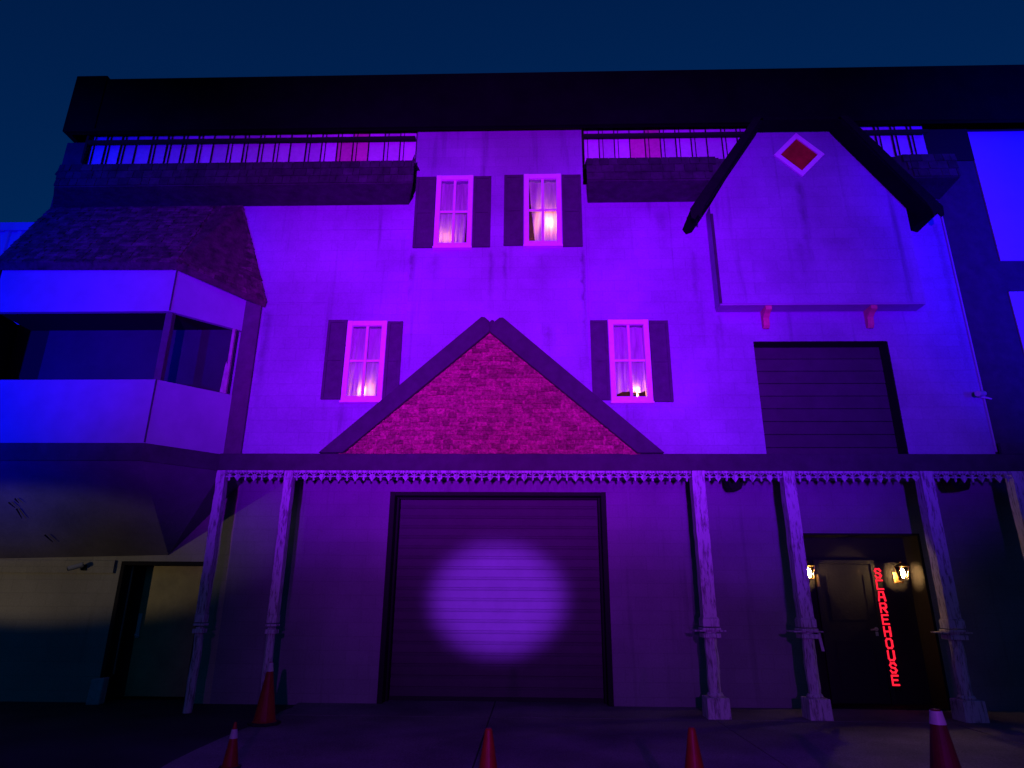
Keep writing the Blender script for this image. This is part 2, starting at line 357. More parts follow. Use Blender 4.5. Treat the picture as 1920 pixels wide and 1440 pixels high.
for i_ in range(5):
    for j_ in range(4):
        x0, x1, y0, y1 = xs_[i_]+.007, xs_[i_+1]-.007, ys_[j_]+.007, ys_[j_+1]-.007
        pl = [(x0,y0),(x1,y0),(x1,y1),(x0,y1)]
        if i_ == 0: pl = [(x0+rnd.uniform(-.05,.03),y0)]+pl[1:3]+[(x0+rnd.uniform(-.05,.03),y1)]+[(x0+rnd.uniform(-.06,.04), y1+(y0-y1)*k/8) for k in range(1,8)]
        MB().prism_z(pl, G-.028, G+rnd.uniform(-.003,.003)).build('slab', conc, ap, bevel=.006)

# ------------------------------------------------------------------ the big building
B = thing('haunted_house_building', (-.7, 0, G), 'large dark hall with a mock haunted house front lit violet and blue', 'building')
# shell: dark body behind the dressed front
s = MB()
s.box(-8.6, 14, 9.0, 9.2, G, 9.6); s.box(-8.6, -8.4, .26, 9.0, G, 9.6); s.box(13.8, 14, .26, 9.0, G, 9.6)
s.box(-8.43, 14, -.995, 9.15, 9.9, 10.1)
s.build('hall_body', M['dark'], B)
MB().box(-8.4, 13.8, .9, 1.0, 3.5, 9.9).build('inner_partition', M['black'], B)
# parapet fascia
pp = MB()
pp.box(-8.54, -7.95, -1.12, -1.0, 9.64, 10.90); pp.box(-7.95, 14, -1.10, -1.0, 9.64, 10.84); pp.box(-8.54,-8.44,-1.0,.3,9.64,10.90)
pp.build('parapet', M['parapet'], B, bevel=.012)
MB().box(-8.5, 14, -1.13, -1.102, 9.628, 9.68).build('parapet_drip_edge', M['parapet'], B)

# dark timber wall either side of the house front
MB().box(-8.66, -8.16, U, U+.2, 3.45, 9.64).build('dark_side_wall', M['dark'], B)
MB().box(-8.16, -5.25, U+.03, U+.2, 3.45, 9.2).build('dark_side_wall', M['dark'], B)
tw = MB().wall(7.06, 14, 3.45, 9.64, U, U+.2, holes=())
tw.build('timber_side_wall', M['dark'], B)
for x0, x1, z0, z1 in ((7.86, 10.2, 7.0, 9.6), (7.86, 10.2, 4.4, 6.43), (10.6, 13, 7.0, 9.6)):
    MB().box(x0, x1, U-.03, U+.0, z0, z1).build('white_infill_panel', M['paintpanel'], B, bevel=.006)

# window openings (x0,x1,z0,z1)
WA, WB = (-1.65,-1.0,7.28,8.72), (-.1,.55,7.30,8.73)
WC, WD = (-3.03,-2.37,4.57,5.96), (1.28,1.94,4.55,5.96)
def inner(w, d=.075): return (w[0]+d, w[1]-d, w[2]+d, w[3]-d)
MB().wall(-5.25, -2.05, 3.69, 8.6, U, U+.14, [inner(WC)]).build('upper_wall', M['wall'], B)
MB().wall(.94, 7.06, 3.69, 8.6, U, U+.14, [inner(WD), (3.62, 5.76, 3.0, 5.57)]).build('upper_wall', M['wall'], B)
MB().wall(-2.05, .94, 3.69, 9.72, U-.1, U+.06, [inner(WA), inner(WB)]).build('centre_wall', M['wall'], B)
# thin cover strips at board seams
for x0, x1, z in ((-3.6, -2.06, 7.72), (1.02, 3.0, 7.66), (.98, 2.1, 5.99), (-4.4,-3.4,6.32)):
    MB().box(x0, x1, U-.006, U+.004, z, z+.012).build('seam_strip', M['wall'], B)
MB().box(.975, 1.02, U-.018, U-.001, 6.0, 8.22).build('corner_batten', M['wall'], B)

# mansard skirts (awnings) under the clerestory
def awning(xl0, xl1, xr0, xr1, zt, name='shingled_awning', fl_=None, fr_=None):
    # xl0/xr0 ends at the wall, xl1/xr1 ends at the front edge
    yf = -1.42; zb = 8.22; zf = 8.66; zk = 9.2
    m = MB()
    prof = lambda x_f, x_w: [(x_f,yf,zb),(x_f,yf+.03,zf),(x_w,U-.12,zt),(x_w,U+.03,zt),(x_w,U+.03,zb)]
    a = prof(xl1, xl0); b = prof(xr1, xr0); n = 5
    if fl_: a = [(fl_(z),y,z) for x,y,z in a]
    if fr_: b = [(fr_(z),y,z) for x,y,z in b]
    m.add(a+b, [tuple(range(n)), tuple(range(2*n-1,n-1,-1))] + [(i,n+i,n+(i+1)%n,(i+1)%n) for i in range(n)])
    o = m.build(name, M['awning'], B)
    # shingle courses, one joined part
    c = MB(); L = xr1-xl1; rows = 7
    for rI in range(rows):
        t0 = rI/rows; t1 = (rI+1.25)/rows
        zm_ = zb+(zt-zb)*t0; xA = fl_(zm_)+.03 if fl_ else xl1; xB = fr_(zm_) if fr_ else xr1
        x = xA + rnd.uniform(-.1,0)
        while x < xB-.02:
            w = rnd.uniform(.1,.22); xa = max(x, xA); xb = min(x+w-.008, xB)
            if rI < 3: # upright front
                za = zb+.02+(zf-zb)*rI/3; zc = min(za+.18, zf+.02); j = rnd.uniform(0,.012)
                c.hexa([(xa,yf-.02-j,za),(xb,yf-.02-j,za),(xb,yf+.01,za),(xa,yf+.01,za),(xa,yf-.004,zc),(xb,yf-.004,zc),(xb,yf+.02,zc),(xa,yf+.02,zc)])
            else:
                k = rI-3; y0 = yf+.03+(U-.12-yf-.03)*k/4; y1 = yf+.03+(U-.12-yf-.03)*(k+1.2)/4
                za = zf+(zt-zf)*k/4; zc = zf+(zt-zf)*min(1,(k+1.2)/4); j = rnd.uniform(.012,.03)
                c.hexa([(xa,y0-.01,za+j),(xb,y0-.01,za+j),(xb,y0+.01,za),(xa,y0+.01,za),(xa,y1,zc+.012),(xb,y1,zc+.012),(xb,y1+.01,zc),(xa,y1+.01,zc)])
            x += w
    c.build('shingles', M['awning'], o, kind='stuff')
    # ragged flashing hanging at the house-side end
    return o
awning(-8.64, -8.14, -2.16, -1.97, 8.86)
awning(1.02, .96, 3.05, 3.05, 8.86, fr_=lambda z: 4.65-2.02+(z-7.66)*.69-.02)
awning(6.34, 6.34, 7.12, 7.08, 8.86, fl_=lambda z: 4.65+2.02-(z-7.66)*.69+.03)
fl = MB()
for k in range(7):
    z = 8.24+k*.08; fl.hexa([(-2.03+rnd.uniform(-.03,.03),-1.2,z),(-1.985,-1.38,z),(-1.975,-1.38,z),(-2.02,-1.2,z),(-2.06,-1.2,z+.11),(-1.985+rnd.uniform(-.02,.02),-1.38,z+.11),(-1.975,-1.38,z+.11),(-2.04,-1.2,z+.11)])
fl.build('torn_flashing', M['awning'], B)

# clerestory of pale fibreglass panes behind a dark rail
def clerestory(x0, x1, pink):
    base = MB().box(x0, x1, U+.05, U+.09, 9.05, 9.9).build('clerestory', M['black'], B)
    n = max(1, round((x1-x0)/.283)); p = (x1-x0)/n
    for i in range(n):
        xa = x0+i*p
        for za, zb_ in ((9.05, 9.63), (9.64, 9.88)):
            me, o = MB().box(xa+.006, xa+p-.006, U-.02+rnd.uniform(-.012,.0), U+.03, za, zb_).mesh('pane', M['panepink'] if (i in pink and rnd.random() < .8) else M['pane'])
            inst(me, 'pane', o, base, rot=(rnd.uniform(-.02,.02), 0, rnd.uniform(-.03,.03)))
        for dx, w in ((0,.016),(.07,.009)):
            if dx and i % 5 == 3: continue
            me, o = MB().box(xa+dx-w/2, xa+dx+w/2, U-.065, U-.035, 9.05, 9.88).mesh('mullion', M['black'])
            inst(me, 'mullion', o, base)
    me, o = MB().hexa([(x0,U-.16,9.505),(x1,U-.16,9.505),(x1,U-.1,9.505),(x0,U-.1,9.505),(x0,U-.16,9.56),(x1,U-.16,9.565),(x1,U-.1,9.565),(x0,U-.1,9.56)]).mesh('rail', M['black'])
    inst(me, 'rail', o, base)
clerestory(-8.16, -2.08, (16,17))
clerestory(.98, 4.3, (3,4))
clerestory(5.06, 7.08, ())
MB().box(-8.2, -8.16, U-.14, U+.05, 9.1, 9.9).build('clerestory_end', M['black'], B)
MB().box(7.07, 7.86, U-.03, U+.05, 9.0, 9.66).build('clerestory_end', M['black'], B)

# ---------------------------------------------------------------- windows
def curtain(parent, w, y, pinch_l=0, pinch_r=0, z_lo=0, split=None, zfrom=None):
    """a hanging sheet from the head of the window; pinch pulls its lower side edges in"""
    x0, x1, z0, z1 = w; z0 = z0+z_lo; nx, nz = 40, 24; m = MB(); vs = []; fs = []
    ph = rnd.uniform(0,6); fr = rnd.uniform(38,56)
    for j in range(nz+1):
        t = j/nz; z = z1+(z0-z1)*t
        for i in range(nx+1):
            u = i/nx
            xl = x0+pinch_l*t**1.2; xr = x1-pinch_r*t**1.2
            x = xl+(xr-xl)*u
            dy = .016*math.sin(fr*x+ph+1.2*math.sin(3*t+ph))*(0.4+.8*t)+.012*math.sin(21*x+5*t+ph)+.02*t*math.sin(9*x+3*ph)
            vs.append((x, y+dy, z + .02*math.sin(14*x+ph)*t))
    for j in range(nz):
        for i in range(nx):
            a = j*(nx+1)+i; fs.append((a, a+1, a+nx+2, a+nx+1))
    m.add(vs, fs)
    return m.build('curtain', M['cloth'], parent, smooth=True)
def window(w, yf, curtains, mid=.5, label=None, tilt=0):
    x0, x1, z0, z1 = w; b = .085; y0, y1 = yf-.05, yf+.02
    fr = MB()
    fr.box(x0, x0+b, y0, y1, z0, z1); fr.box(x1-b, x1, y0, y1, z0, z1)
    fr.box(x0+b, x1-b, y0+.006, y1, z0, z0+b); fr.box(x0+b, x1-b, y0+.006, y1, z1-b, z1)
    # reveal lining
    fr.box(x0+b-.012, x0+b, y1, yf+.13, z0+b, z1-b); fr.box(x1-b, x1-b+.012, y1, yf+.13, z0+b, z1-b)
    o = fr.build('window', M['white'], B, bevel=.005, label=label)
    MB().box(x0-.01, x1+.01, y0-.03, y1, z0-.035, z0-.002).build('sill', M['white'], o, bevel=.005)
    xm = (x0+x1)/2; zm = z0+(z1-z0)*mid
    MB().box(xm-.022, xm+.022, yf-.012, yf+.018, z0+b, z1-b).build('muntin', M['white'], o, bevel=.004)
    MB().box(x0+b, xm-.022, yf-.006, yf+.014, zm-.02, zm+.02).build('muntin', M['white'], o, bevel=.004)
    MB().box(xm+.022, x1-b, yf-.006, yf+.014, zm-.02, zm+.02).build('muntin', M['white'], o, bevel=.004)
    for xa, xb in ((x0+b, xm-.022), (xm+.022, x1-b)):
        for za, zb_ in ((z0+b, zm-.02), (zm+.02, z1-b)):
            MB().box(xa, xb, yf+.002, yf+.006, za, zb_).build('pane', M['glass'], o)
    iw = (x0+b+.002, x1-b-.002, z0+b, z1-b)
    for c in curtains: curtain(o, (iw[0]+c.get('l',0), iw[1]-c.get('r',0), iw[2]+c.get('lo',0), iw[3]), yf+c.get('y',.08), c.get('pl',0), c.get('pr',0))
    return o
def shutter(x0, x1, z0, z1, y):
    m = MB(); f = .045
    m.box(x0, x0+f, y-.045, y-.002, z0, z1); m.box(x1-f, x1, y-.045, y-.002, z0, z1)
    zm = (z0+z1)/2
    for za, zb_ in ((z0, z0+f), (zm-.03, zm+.03), (z1-f, z1)): m.box(x0+f, x1-f, y-.043, y-.002, za, zb_)
    o = m.build('shutter', M['shutter'], B, bevel=.004)
    for za, zb_ in ((z0+f, zm-.03), (zm+.03, z1-f)):
        MB().box(x0+f, x1-f, y-.024, y-.002, za, zb_).build('shutter_panel', M['shutter'], o)
YC = U-.1
window(WA, YC, [dict(r=.245, y=.085), dict(l=.235, pr=.055, r=.0, y=.10)])
window(WB, YC, [dict(r=.235, pl=.11, y=.09), dict(l=.245, y=.10)])
window(WC, U, [dict(r=.24, y=.085), dict(l=.235, pr=.05, y=.10)])
window(WD, U, [dict(r=.24, lo=.09, y=.085), dict(l=.24, pl=.02, lo=.13, y=.10)])
for a in ((-2.01,-1.66,7.28,8.70),(-.99,-.68,7.285,8.70)): shutter(*a, YC)
for a in ((-.45,-.115,7.31,8.72),(.565,.90,7.28,8.71)): shutter(*a, YC)
for a in ((-3.36,-3.04,4.6,5.98),(-2.36,-2.11,4.6,5.95)): shutter(*a, U)
for a in ((.99,1.27,4.58,5.95),(1.95,2.26,4.55,5.94)): shutter(*a, U)
# small shelves inside that carry the candles
for w, y in ((WA,YC),(WB,YC),(WC,U),(WD,U)):
    MB().box(w[0]-.1, w[1]+.1, y+.14, y+.6, w[2]-.02, w[2]+.055).build('inner_shelf', M['dark'], B)
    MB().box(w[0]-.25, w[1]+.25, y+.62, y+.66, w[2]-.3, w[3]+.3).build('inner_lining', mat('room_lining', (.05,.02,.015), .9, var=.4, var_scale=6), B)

# ---------------------------------------------------------------- pediment of red shingles over the garage
ped = MB().prism([(-3.1,3.69),(1.9,3.69),(-.61,5.86)], U-.13, U-.10).build('pediment', M['shingle'], B)
P0, P1, apex = (-2.98,3.69), (1.74,3.69), (-.61,5.80)
course, tw_ = .072, .15
shing = []
for v in range(9):
    w = tw_*rnd.uniform(.72,1.12); h = course*rnd.uniform(1.1,1.3); q = rnd.uniform(-.012,.012)
    me, _ = MB().hexa([(-w/2+.004,-.018-.003*v,q),(w/2-.004,-.016-.0028*v,-q*.6),(w/2-.004,0,0),(-w/2+.004,0,0),
                       (-w/2+.004,-.006,h),(w/2-.004,-.006,h),(w/2-.004,0,h),(-w/2+.004,0,h)]).mesh('shingle', M['shingle'], (0,0,0))
    shing.append(me)
spots_ = []; z = 3.69; row = 0
while z < 5.72:
    t = (z+.03-3.69)/(apex[1]-3.69); xa = P0[0]+(apex[0]-P0[0])*t; xb = P1[0]+(apex[0]-P1[0])*t
    x = xa + rnd.uniform(0,.1)
    while x < xb:
        spots_.append((x+rnd.uniform(-.012,.012), z+rnd.uniform(-.012,.012))); x += tw_*rnd.uniform(.9,1.05)
    z += course; row += 1
far_ = MB()
for k, (x, z) in enumerate(spots_):
    me = shing[rnd.randrange(9)]; rx, ry = rnd.uniform(-.05,.01), rnd.uniform(-.035,.035)
    if k < 298: inst(me, 'shingle', (x, U-.13, z), ped, rot=(rx, ry, 0))
    else:
        mt_ = Matrix.Translation((x, U-.13, z)) @ Matrix.Rotation(ry, 4, 'Y') @ Matrix.Rotation(rx, 4, 'X')
        far_.add([mt_ @ v.co for v in me.vertices], [tuple(p.vertices) for p in me.polygons])
if far_.v: far_.build('upper_shingles', M['shingle'], ped, kind='stuff')
RK = U-.13
MB().prism([(-3.24,3.69),(-.79,5.94),(-.735,5.93),(-.66,5.86),(-.655,5.68),(-2.87,3.69)], RK-.10, RK+.02).build('rake_board', M['dark'], ped, bevel=.006)
MB().prism([(2.02,3.69),(-.44,5.925),(-.50,5.92),(-.575,5.855),(-.655+.004,5.68),(1.62,3.69)], RK-.10, RK+.02).build('rake_board', M['dark'], ped, bevel=.006)
MB().prism([(-.66,5.70),(-.66,5.86),(-.625,5.90),(-.585,5.885),(-.575,5.70)], RK-.06, RK+.01).build('rake_cap', M['dark'], ped)

# ---------------------------------------------------------------- beam, porch soffit, lace trim, columns
MB().box(-4.80, 9.5, -.95, U-.0, 3.43, 3.69).build('porch_beam', M['dark'], B, bevel=.008)
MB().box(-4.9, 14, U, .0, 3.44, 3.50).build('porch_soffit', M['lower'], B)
MB().box(7.05, 14, -.955, -.90, 3.69, 3.86).build('beam_end_board', M['dark'], B)
colx = [(-4.745,.13),(-3.70,.13),(2.515,.185),(3.86,.175),(5.88,.18),(7.21,.17)]
def column(x, w):
    y = -.865; h = w/2
    sh = MB(); n = 14; pts = []
    # upper shaft, edges slightly worn
    for k in range(n+1):
        z = 1.36+(3.43-1.36)*k/n; e = rnd.uniform(-.006,.006); hh = h*(1.0 if k < n else 1.02)
        pts.append([(x-hh+e, y-hh+rnd.uniform(-.004,.004), z),(x+hh+e*.6,y-hh+rnd.uniform(-.004,.004),z),(x+hh+e,y+hh,z),(x-hh+e,y+hh,z)])
    vs = [p for r_ in pts for p in r_]; fs = [(0,3,2,1), tuple(4*n+i for i in range(4))]
    for k in range(n):
        for i in range(4): fs.append((4*k+i, 4*k+(i+1)%4, 4*k+4+(i+1)%4, 4*k+4+i))
    sh.add(vs, fs); o = sh.build('porch_column', M['column'], B)
    q = h*(1.12 if x < -3 else 1.25)
    cl = MB(); cl.box(x-q,x+q,y-q,y+q,1.235,1.345); cl.box(x-q*.92,x+q*.92,y-q*.92,y+q*.92,1.345,1.362); cl.box(x-q*1.1,x+q*1.1,y-q*1.1,y+q*1.1,1.19,1.222)
    cl.box(x-q*1.05,x+q*1.05,y-q*1.05,y+q*1.05,1.09,1.15)
    cl.build('collar', M['column'], o, bevel=.008)
    left_ = x < -3
    if not left_: MB().box(x-h*2.5,x+h*2.2,y-.10,y+.16,1.172,1.189).build('ledge', M['column'], o, bevel=.003)
    lo = MB(); n2 = 8; vs = []; fs = []
    for k in range(n2+1):
        z_lo = G-.02 if left_ else .36; t = k/n2; z = z_lo+(1.175-z_lo)*t; hh = h*(.80+.10*math.sin(math.pi*(1-t)*.9)) ; e = rnd.uniform(-.008,.008)
        for i in range(8):
            a = math.pi/8+i*math.pi/4; vs.append((x+hh*1.08*math.cos(a)+e, y+hh*1.08*math.sin(a), z))
    for k in range(n2):
        for i in range(8): fs.append((8*k+i, 8*k+(i+1)%8, 8*k+8+(i+1)%8, 8*k+8+i))
    fs += [tuple(range(7,-1,-1)), tuple(range(8*n2,8*n2+8))]
    lo.add(vs, fs).build('lower_shaft', M['column'], o)
    if left_: return o
    c = .5*w+.065
    MB().hexa([(x-c,y-c,G-.03),(x+c,y-c,G-.03),(x+c,y+c,G-.03),(x-c,y+c,G-.03),(x-c*.95,y-c*.95,.34),(x+c*.95,y-c*.95,.34),(x+c*.95,y+c*.95,.34),(x-c*.95,y+c*.95,.34)]).build('plinth', M['column'], o, bevel=.012)
    MB().lathe([(h*1.1,0),(h*1.25,.02),(h*1.05,.05)], (x,y,.34), 12).build('base_ring', M['column'], o)
    return o
for x, w in colx: column(x, w)
# loose strip of rail trim hanging from the fourth column's ledge
MB().hexa([(4.06,-.80,.92),(4.10,-.80,.92),(4.10,-.79,.92),(4.06,-.79,.92),(4.03,-.80,1.17),(4.07,-.80,1.17),(4.07,-.79,1.17),(4.03,-.79,1.17)]).build('hanging_rail_strip', M['column'], B)

# lace trim: strip of cut board, each span its own part, hung with medallion and cross drops
def drop_medallion():
    m = MB(); pts = []
    for k in range(9):
        a = math.radians(200-k*27.5); pts.append((.046*math.cos(a), .005+.043*math.sin(a)))
    pts = [(-.02,-.05)] + [(-.046*math.cos(math.radians(20)), -.015)] + pts[1:-1] + [(.046*math.cos(math.radians(20)),-.015),(.02,-.05),(0,-.088)]
    m.prism(pts, -.008, .008)
    m.lathe([(.024,0),(.02,.006)], (0,0,0), 8); v = m.v[-16:]; m.v[-16:] = [(p[0], -.008-p[2], p[1]+.004) for p in v]
    return m.mesh('medallion_drop', M['lace'], (0,0,0))[0]
def drop_cross():
    m = MB(); m.prism([(-.013,.045),(-.013,.02),(-.042,.022),(-.042,-.012),(-.013,-.012),(-.015,-.06),(0,-.082),(.015,-.06),(.013,-.012),(.042,-.012),(.042,.022),(.013,.02),(.013,.045)], -.008, .008)
    return m.mesh('cross_drop', M['lace'], (0,0,0))[0]
dm, dc = drop_medallion(), drop_cross()
YT = -.93
spans = [(-4.67,-3.775),(-3.625,2.41),(2.62,3.765),(3.955,5.785),(5.98,7.12),(7.3,9.4)]
for x0, x1 in spans:
    n = max(2, round((x1-x0)/.129)); p = (x1-x0)/n
    m = MB()
    m.box(x0, x1, YT-.010, YT+.010, 3.395, 3.432)
    for i in range(n):   # pierced web between the top strip and the drops
        xc = x0+(i+.5)*p
        m.box(xc-.006, xc+.006, YT-.008, YT+.008, 3.335, 3.397)
        for sgn in (-1,1):
            m.hexa([(xc+sgn*.006,YT-.007,3.35),(xc+sgn*.056,YT-.007,3.385),(xc+sgn*.056,YT+.007,3.385),(xc+sgn*.006,YT+.007,3.35),
                    (xc+sgn*.006,YT-.007,3.365),(xc+sgn*.056,YT-.007,3.4),(xc+sgn*.056,YT+.007,3.4),(xc+sgn*.006,YT+.007,3.365)])
    m.box(x0, x1, YT-.009, YT+.009, 3.333, 3.346)
    o = m.build('lace_trim', M['lace'], B)
    for i in range(n):
        xc = x0+(i+.5)*p
        inst(dm if i % 2 else dc, 'medallion_drop' if i % 2 else 'cross_drop', (xc, YT-.002, 3.332+rnd.uniform(-.004,.004)), o, rot=(0, rnd.uniform(-.08,.08), 0), scale=(1,1,rnd.uniform(.72,.86)))

# ---------------------------------------------------------------- lower wall
GD = (-2.31, 1.23, G-.1, 3.25); EN = (4.30, 6.16, G-.1, 2.61); LD = (-6.61, -5.19, G-.1, 2.12)
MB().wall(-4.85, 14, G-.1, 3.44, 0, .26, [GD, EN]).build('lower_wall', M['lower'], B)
MB().wall(-8.64, -4.85, G-.1, 3.5, 0, .26, [LD]).build('lower_wall', M['leftwall'], B)
MB().box(-8.64, -6.7, -.035, -.002, 1.93, 2.13).build('wall_board', M['leftwall'], B, bevel=.006)
# garage door of narrow ribbed slats in a black frame
gf = MB(); gf.box(-2.31,-2.23,-.03,.20,G,3.25); gf.box(1.15,1.23,-.03,.20,G,3.25); gf.box(-2.23,1.15,-.015,.20,3.19,3.25)
gf.box(-2.31,-2.20,.20,.42,G,3.25); gf.box(1.12,1.23,.20,.42,G,3.25); gf.box(-2.2,1.12,.26,.42,3.17,3.26)
gdo = gf.build('garage_door', M['black'], B, bevel=.005)
MB().box(-2.31,1.23,.43,.46,G-.05,3.3).build('door_back', M['black'], gdo)
nS = 19; sh_ = 3.12/nS
me, _ = MB().prism_x([(0,0),(0,sh_*.1),(-.007,sh_*.16),(-.007,sh_*.84),(0,sh_*.94),(0,sh_-.002),(.03,sh_-.002),(.03,0)], -1.66, 1.66).mesh('slat', M['garage'], (0,0,0))
for k in range(nS): inst(me, 'slat', (-.54, .37, G+.01+k*sh_), gdo, rot=(rnd.uniform(-.012,.012),0,0))
MB().box(-2.2,1.12,.34,.372,G-.0,G+.06).build('bottom_seal', M['rubber'], gdo)

# loading door in the upper right wall: recessed boards
ld = MB().box(3.60,5.78,-.52,-.48,3.52,5.6).build('loading_door', M['black'], B)
nb = 9; bh = (5.57-3.66)/nb
for k in range(nb):
    me, o = MB().box(3.625,5.755,-.56+rnd.uniform(-.004,.004),-.525,3.66+k*bh+.006,3.66+(k+1)*bh-.006).mesh('board', M['loading'])
    inst(me, 'board', o, ld)
MB().box(5.745,5.762,U-.004,-.525,3.69,5.57).build('door_jamb', M['black'], ld)
MB().box(3.62,5.745,U-.004,-.525,5.56,5.575).build('door_head', M['black'], ld)

# black entry recess on the right with a plain door
ent = MB(); ent.box(4.30,6.16,.42,.46,G-.05,2.61); ent.box(4.30,4.34,.0,.42,G,2.61); ent.box(6.12,6.16,.0,.42,G,2.61); ent.box(4.34,6.12,.0,.42,2.58,2.61)
ent.box(4.34,6.12,-.02,.42,G-.02,G+.015)
eo = ent.build('entry_recess', M['black'], B)
ef = MB(); ef.box(4.60,4.66,.37,.42,G,2.22); ef.box(5.50,5.56,.37,.42,G,2.22); ef.box(4.66,5.50,.37,.42,2.16,2.22)
ed = ef.build('entry_door', M['doorblack'], B, bevel=.004)
MB().box(4.665,5.495,.385,.42,G+.02,2.155).build('door_leaf', M['doorblack'], ed, bevel=.004)
for z0, z1 in ((.3,1.0),(1.3,2.0)):
    mm = MB(); mm.box(4.78,5.38,.377,.386,z0,z0+.02); mm.box(4.78,5.38,.377,.386,z1-.02,z1); mm.box(4.78,4.80,.377,.386,z0+.02,z1-.02); mm.box(5.36,5.38,.377,.386,z0+.02,z1-.02)
    mm.build('door_moulding', M['doorblack'], ed)
hd = MB(); hd.lathe([(.03,0),(.03,.012)], (0,0,0), 12); hd.v = [(5.44+p[0], .385-p[2], 1.17+p[1]) for p in hd.v]
hd.tube((5.44,.375,1.17),(5.44,.335,1.17),.012); hd.tube((5.445,.335,1.172),(5.33,.33,1.16),.013); hd.box(5.42,5.46,.376,.385,1.07,1.13)
hd.build('handle', M['steel'], ed, smooth=False)
MB().box(4.595,4.625,.30,.365,1.80,1.99).build('door_closer_plate', M['brass'], ed, bevel=.003)

# left-hand door, set back in the tan wall
lf = MB(); lf.box(-6.61,-6.55,.0,.36,G,2.12); lf.box(-5.25,-5.19,.0,.36,G,2.12); lf.box(-6.55,-5.25,.0,.36,2.06,2.12)
lf.box(-6.55,-6.36,.30,.36,G,2.06); lf.box(-6.55,-6.50,.12,.30,G,2.06)
lo_ = lf.build('side_door', M['black'], B, bevel=.004)
MB().box(-6.497,-6.485,.13,.16,G+.35,2.05).build('door_weather_strip', M['steel'], lo_)
MB().box(-6.36,-5.25,.31,.35,G+.02,2.06).build('door_leaf', mat('ochre_steel_door', (.36,.29,.12), .5, (9,.2), spec=.4, var=.25, var_scale=3), lo_)
h2 = MB(); h2.box(-6.35,-6.29,.296,.312,.95,1.32); h2.tube((-6.32,.29,1.0),(-6.32,.24,1.0),.014); h2.tube((-6.32,.24,1.0),(-6.24,.24,.98),.014)
h2.build('handle', M['steel'], lo_)
# chips in the tan render over the door
for x, z, r_ in ((-8.02,2.86,.35),(-7.9,3.0,-.2),(-7.83,2.55,.2)):
    pass

# ---------------------------------------------------------------- bay window on the left
C0, C1, E1 = (-8.42,-1.65), (-5.585,-1.65), (-4.75,-.82)   # front left corner, front right corner, oblique end
def strip2(m, z0, z1, t=.08, off=0):
    """front + oblique band following the bay plan"""
    d = Vector((E1[0]-C1[0], E1[1]-C1[1])).normalized(); n = Vector((d.y, -d.x))
    k = math.tan(math.radians(22.5))
    a0 = (C0[0], C0[1]-off); a1 = (C1[0]+off*k, C1[1]-off); a2 = (E1[0]+n.x*off, E1[1]+n.y*off)
    b0 = (C0[0], C0[1]+t); b1 = (C1[0]-t*k, C1[1]+t); b2 = (E1[0]-n.x*t, E1[1]-n.y*t)
    c0 = (C0[0]-.7, -.82); 
    m.prism_z([a0,a1,a2,b2,b1,b0], z0, z1)
    m.prism_z([a0,b0,(C0[0]-.62,-.82),(C0[0]-.72,-.82)], z0, z1)
    return m
bay = MB(); strip2(bay, 3.69, 4.665); bo = bay.build('bay_window', M['smooth'], B, bevel=.005)
strip2(MB(), 5.78, 6.58).build('upper_band', M['smooth'], bo, bevel=.005)
strip2(MB(), 3.43, 3.69, off=.02).build('bay_skirt_board', M['dark'], bo, bevel=.006)
MB().box(-5.665,-5.555,-1.60,-1.50,4.665,5.78).build('corner_post', mat('shaded_post', (.11,.07,.10), .75, var=.3, var_scale=6), bo, bevel=.008)  # post colour darkened to carry the shade of the recess
MB().box(-8.56,-8.47,-1.60,-1.50,4.665,5.78).build('corner_post', M['smooth'], bo, bevel=.008)
MB().box(-4.90,-4.85,-.96,-.90,4.665,5.78).build('end_post', mat('pinkish_end_post', (.5,.3,.36), .7, var=.3, var_scale=8), bo, bevel=.008)
cs = MB(); cs.prism([(-4.965,4.69),(-4.90,4.68),(-4.905,5.1),(-4.93,5.22),(-4.945,5.1)], -.93, -.915); cs.build('torn_sheet', mat('torn_pale_sheet', (.5,.33,.4), .8, var=.3, var_scale=8), bo)
for z0, z1 in ((3.70,4.66),(5.79,6.57)):
    MB().tube((C1[0]+.004,C1[1]-.004,z0),(C1[0]+.004,C1[1]-.004,z1),.012,.012,6).build('corner_bead', M['shutter'], bo)
IN = [(C0[0]+.05,C0[1]+.05),(C1[0]-.03,C1[1]+.05),(E1[0]-.06,E1[1]+.02),(E1[0]-.06,-.6),(C0[0]+.05,-.6)]
MB().prism_z(IN, 4.60, 4.64).build('bay_floor', M['dark'], bo)
MB().prism_z(IN, 5.80, 5.84).build('bay_ceiling', M['black'], bo)
MB().box(-8.05,-4.85,-.86,-.83,4.6,6.09).build('bay_back_board', M['navy'], bo)
MB().prism_z([(-8.05,-.85),(-8.60,-.86),(-8.50,-1.48),(-8.56,-1.49),(-8.70,-.82),(-8.05,-.82)],4.6,5.9).build('bay_back_void', M['black'], bo)
MB().box(-4.80,-4.52,U-.06,U,3.69,6.33).build('corner_timber', mat('plum_corner_board', (.11,.075,.10), .75, (14,.3), var=.25, var_scale=5), B, bevel=.008)
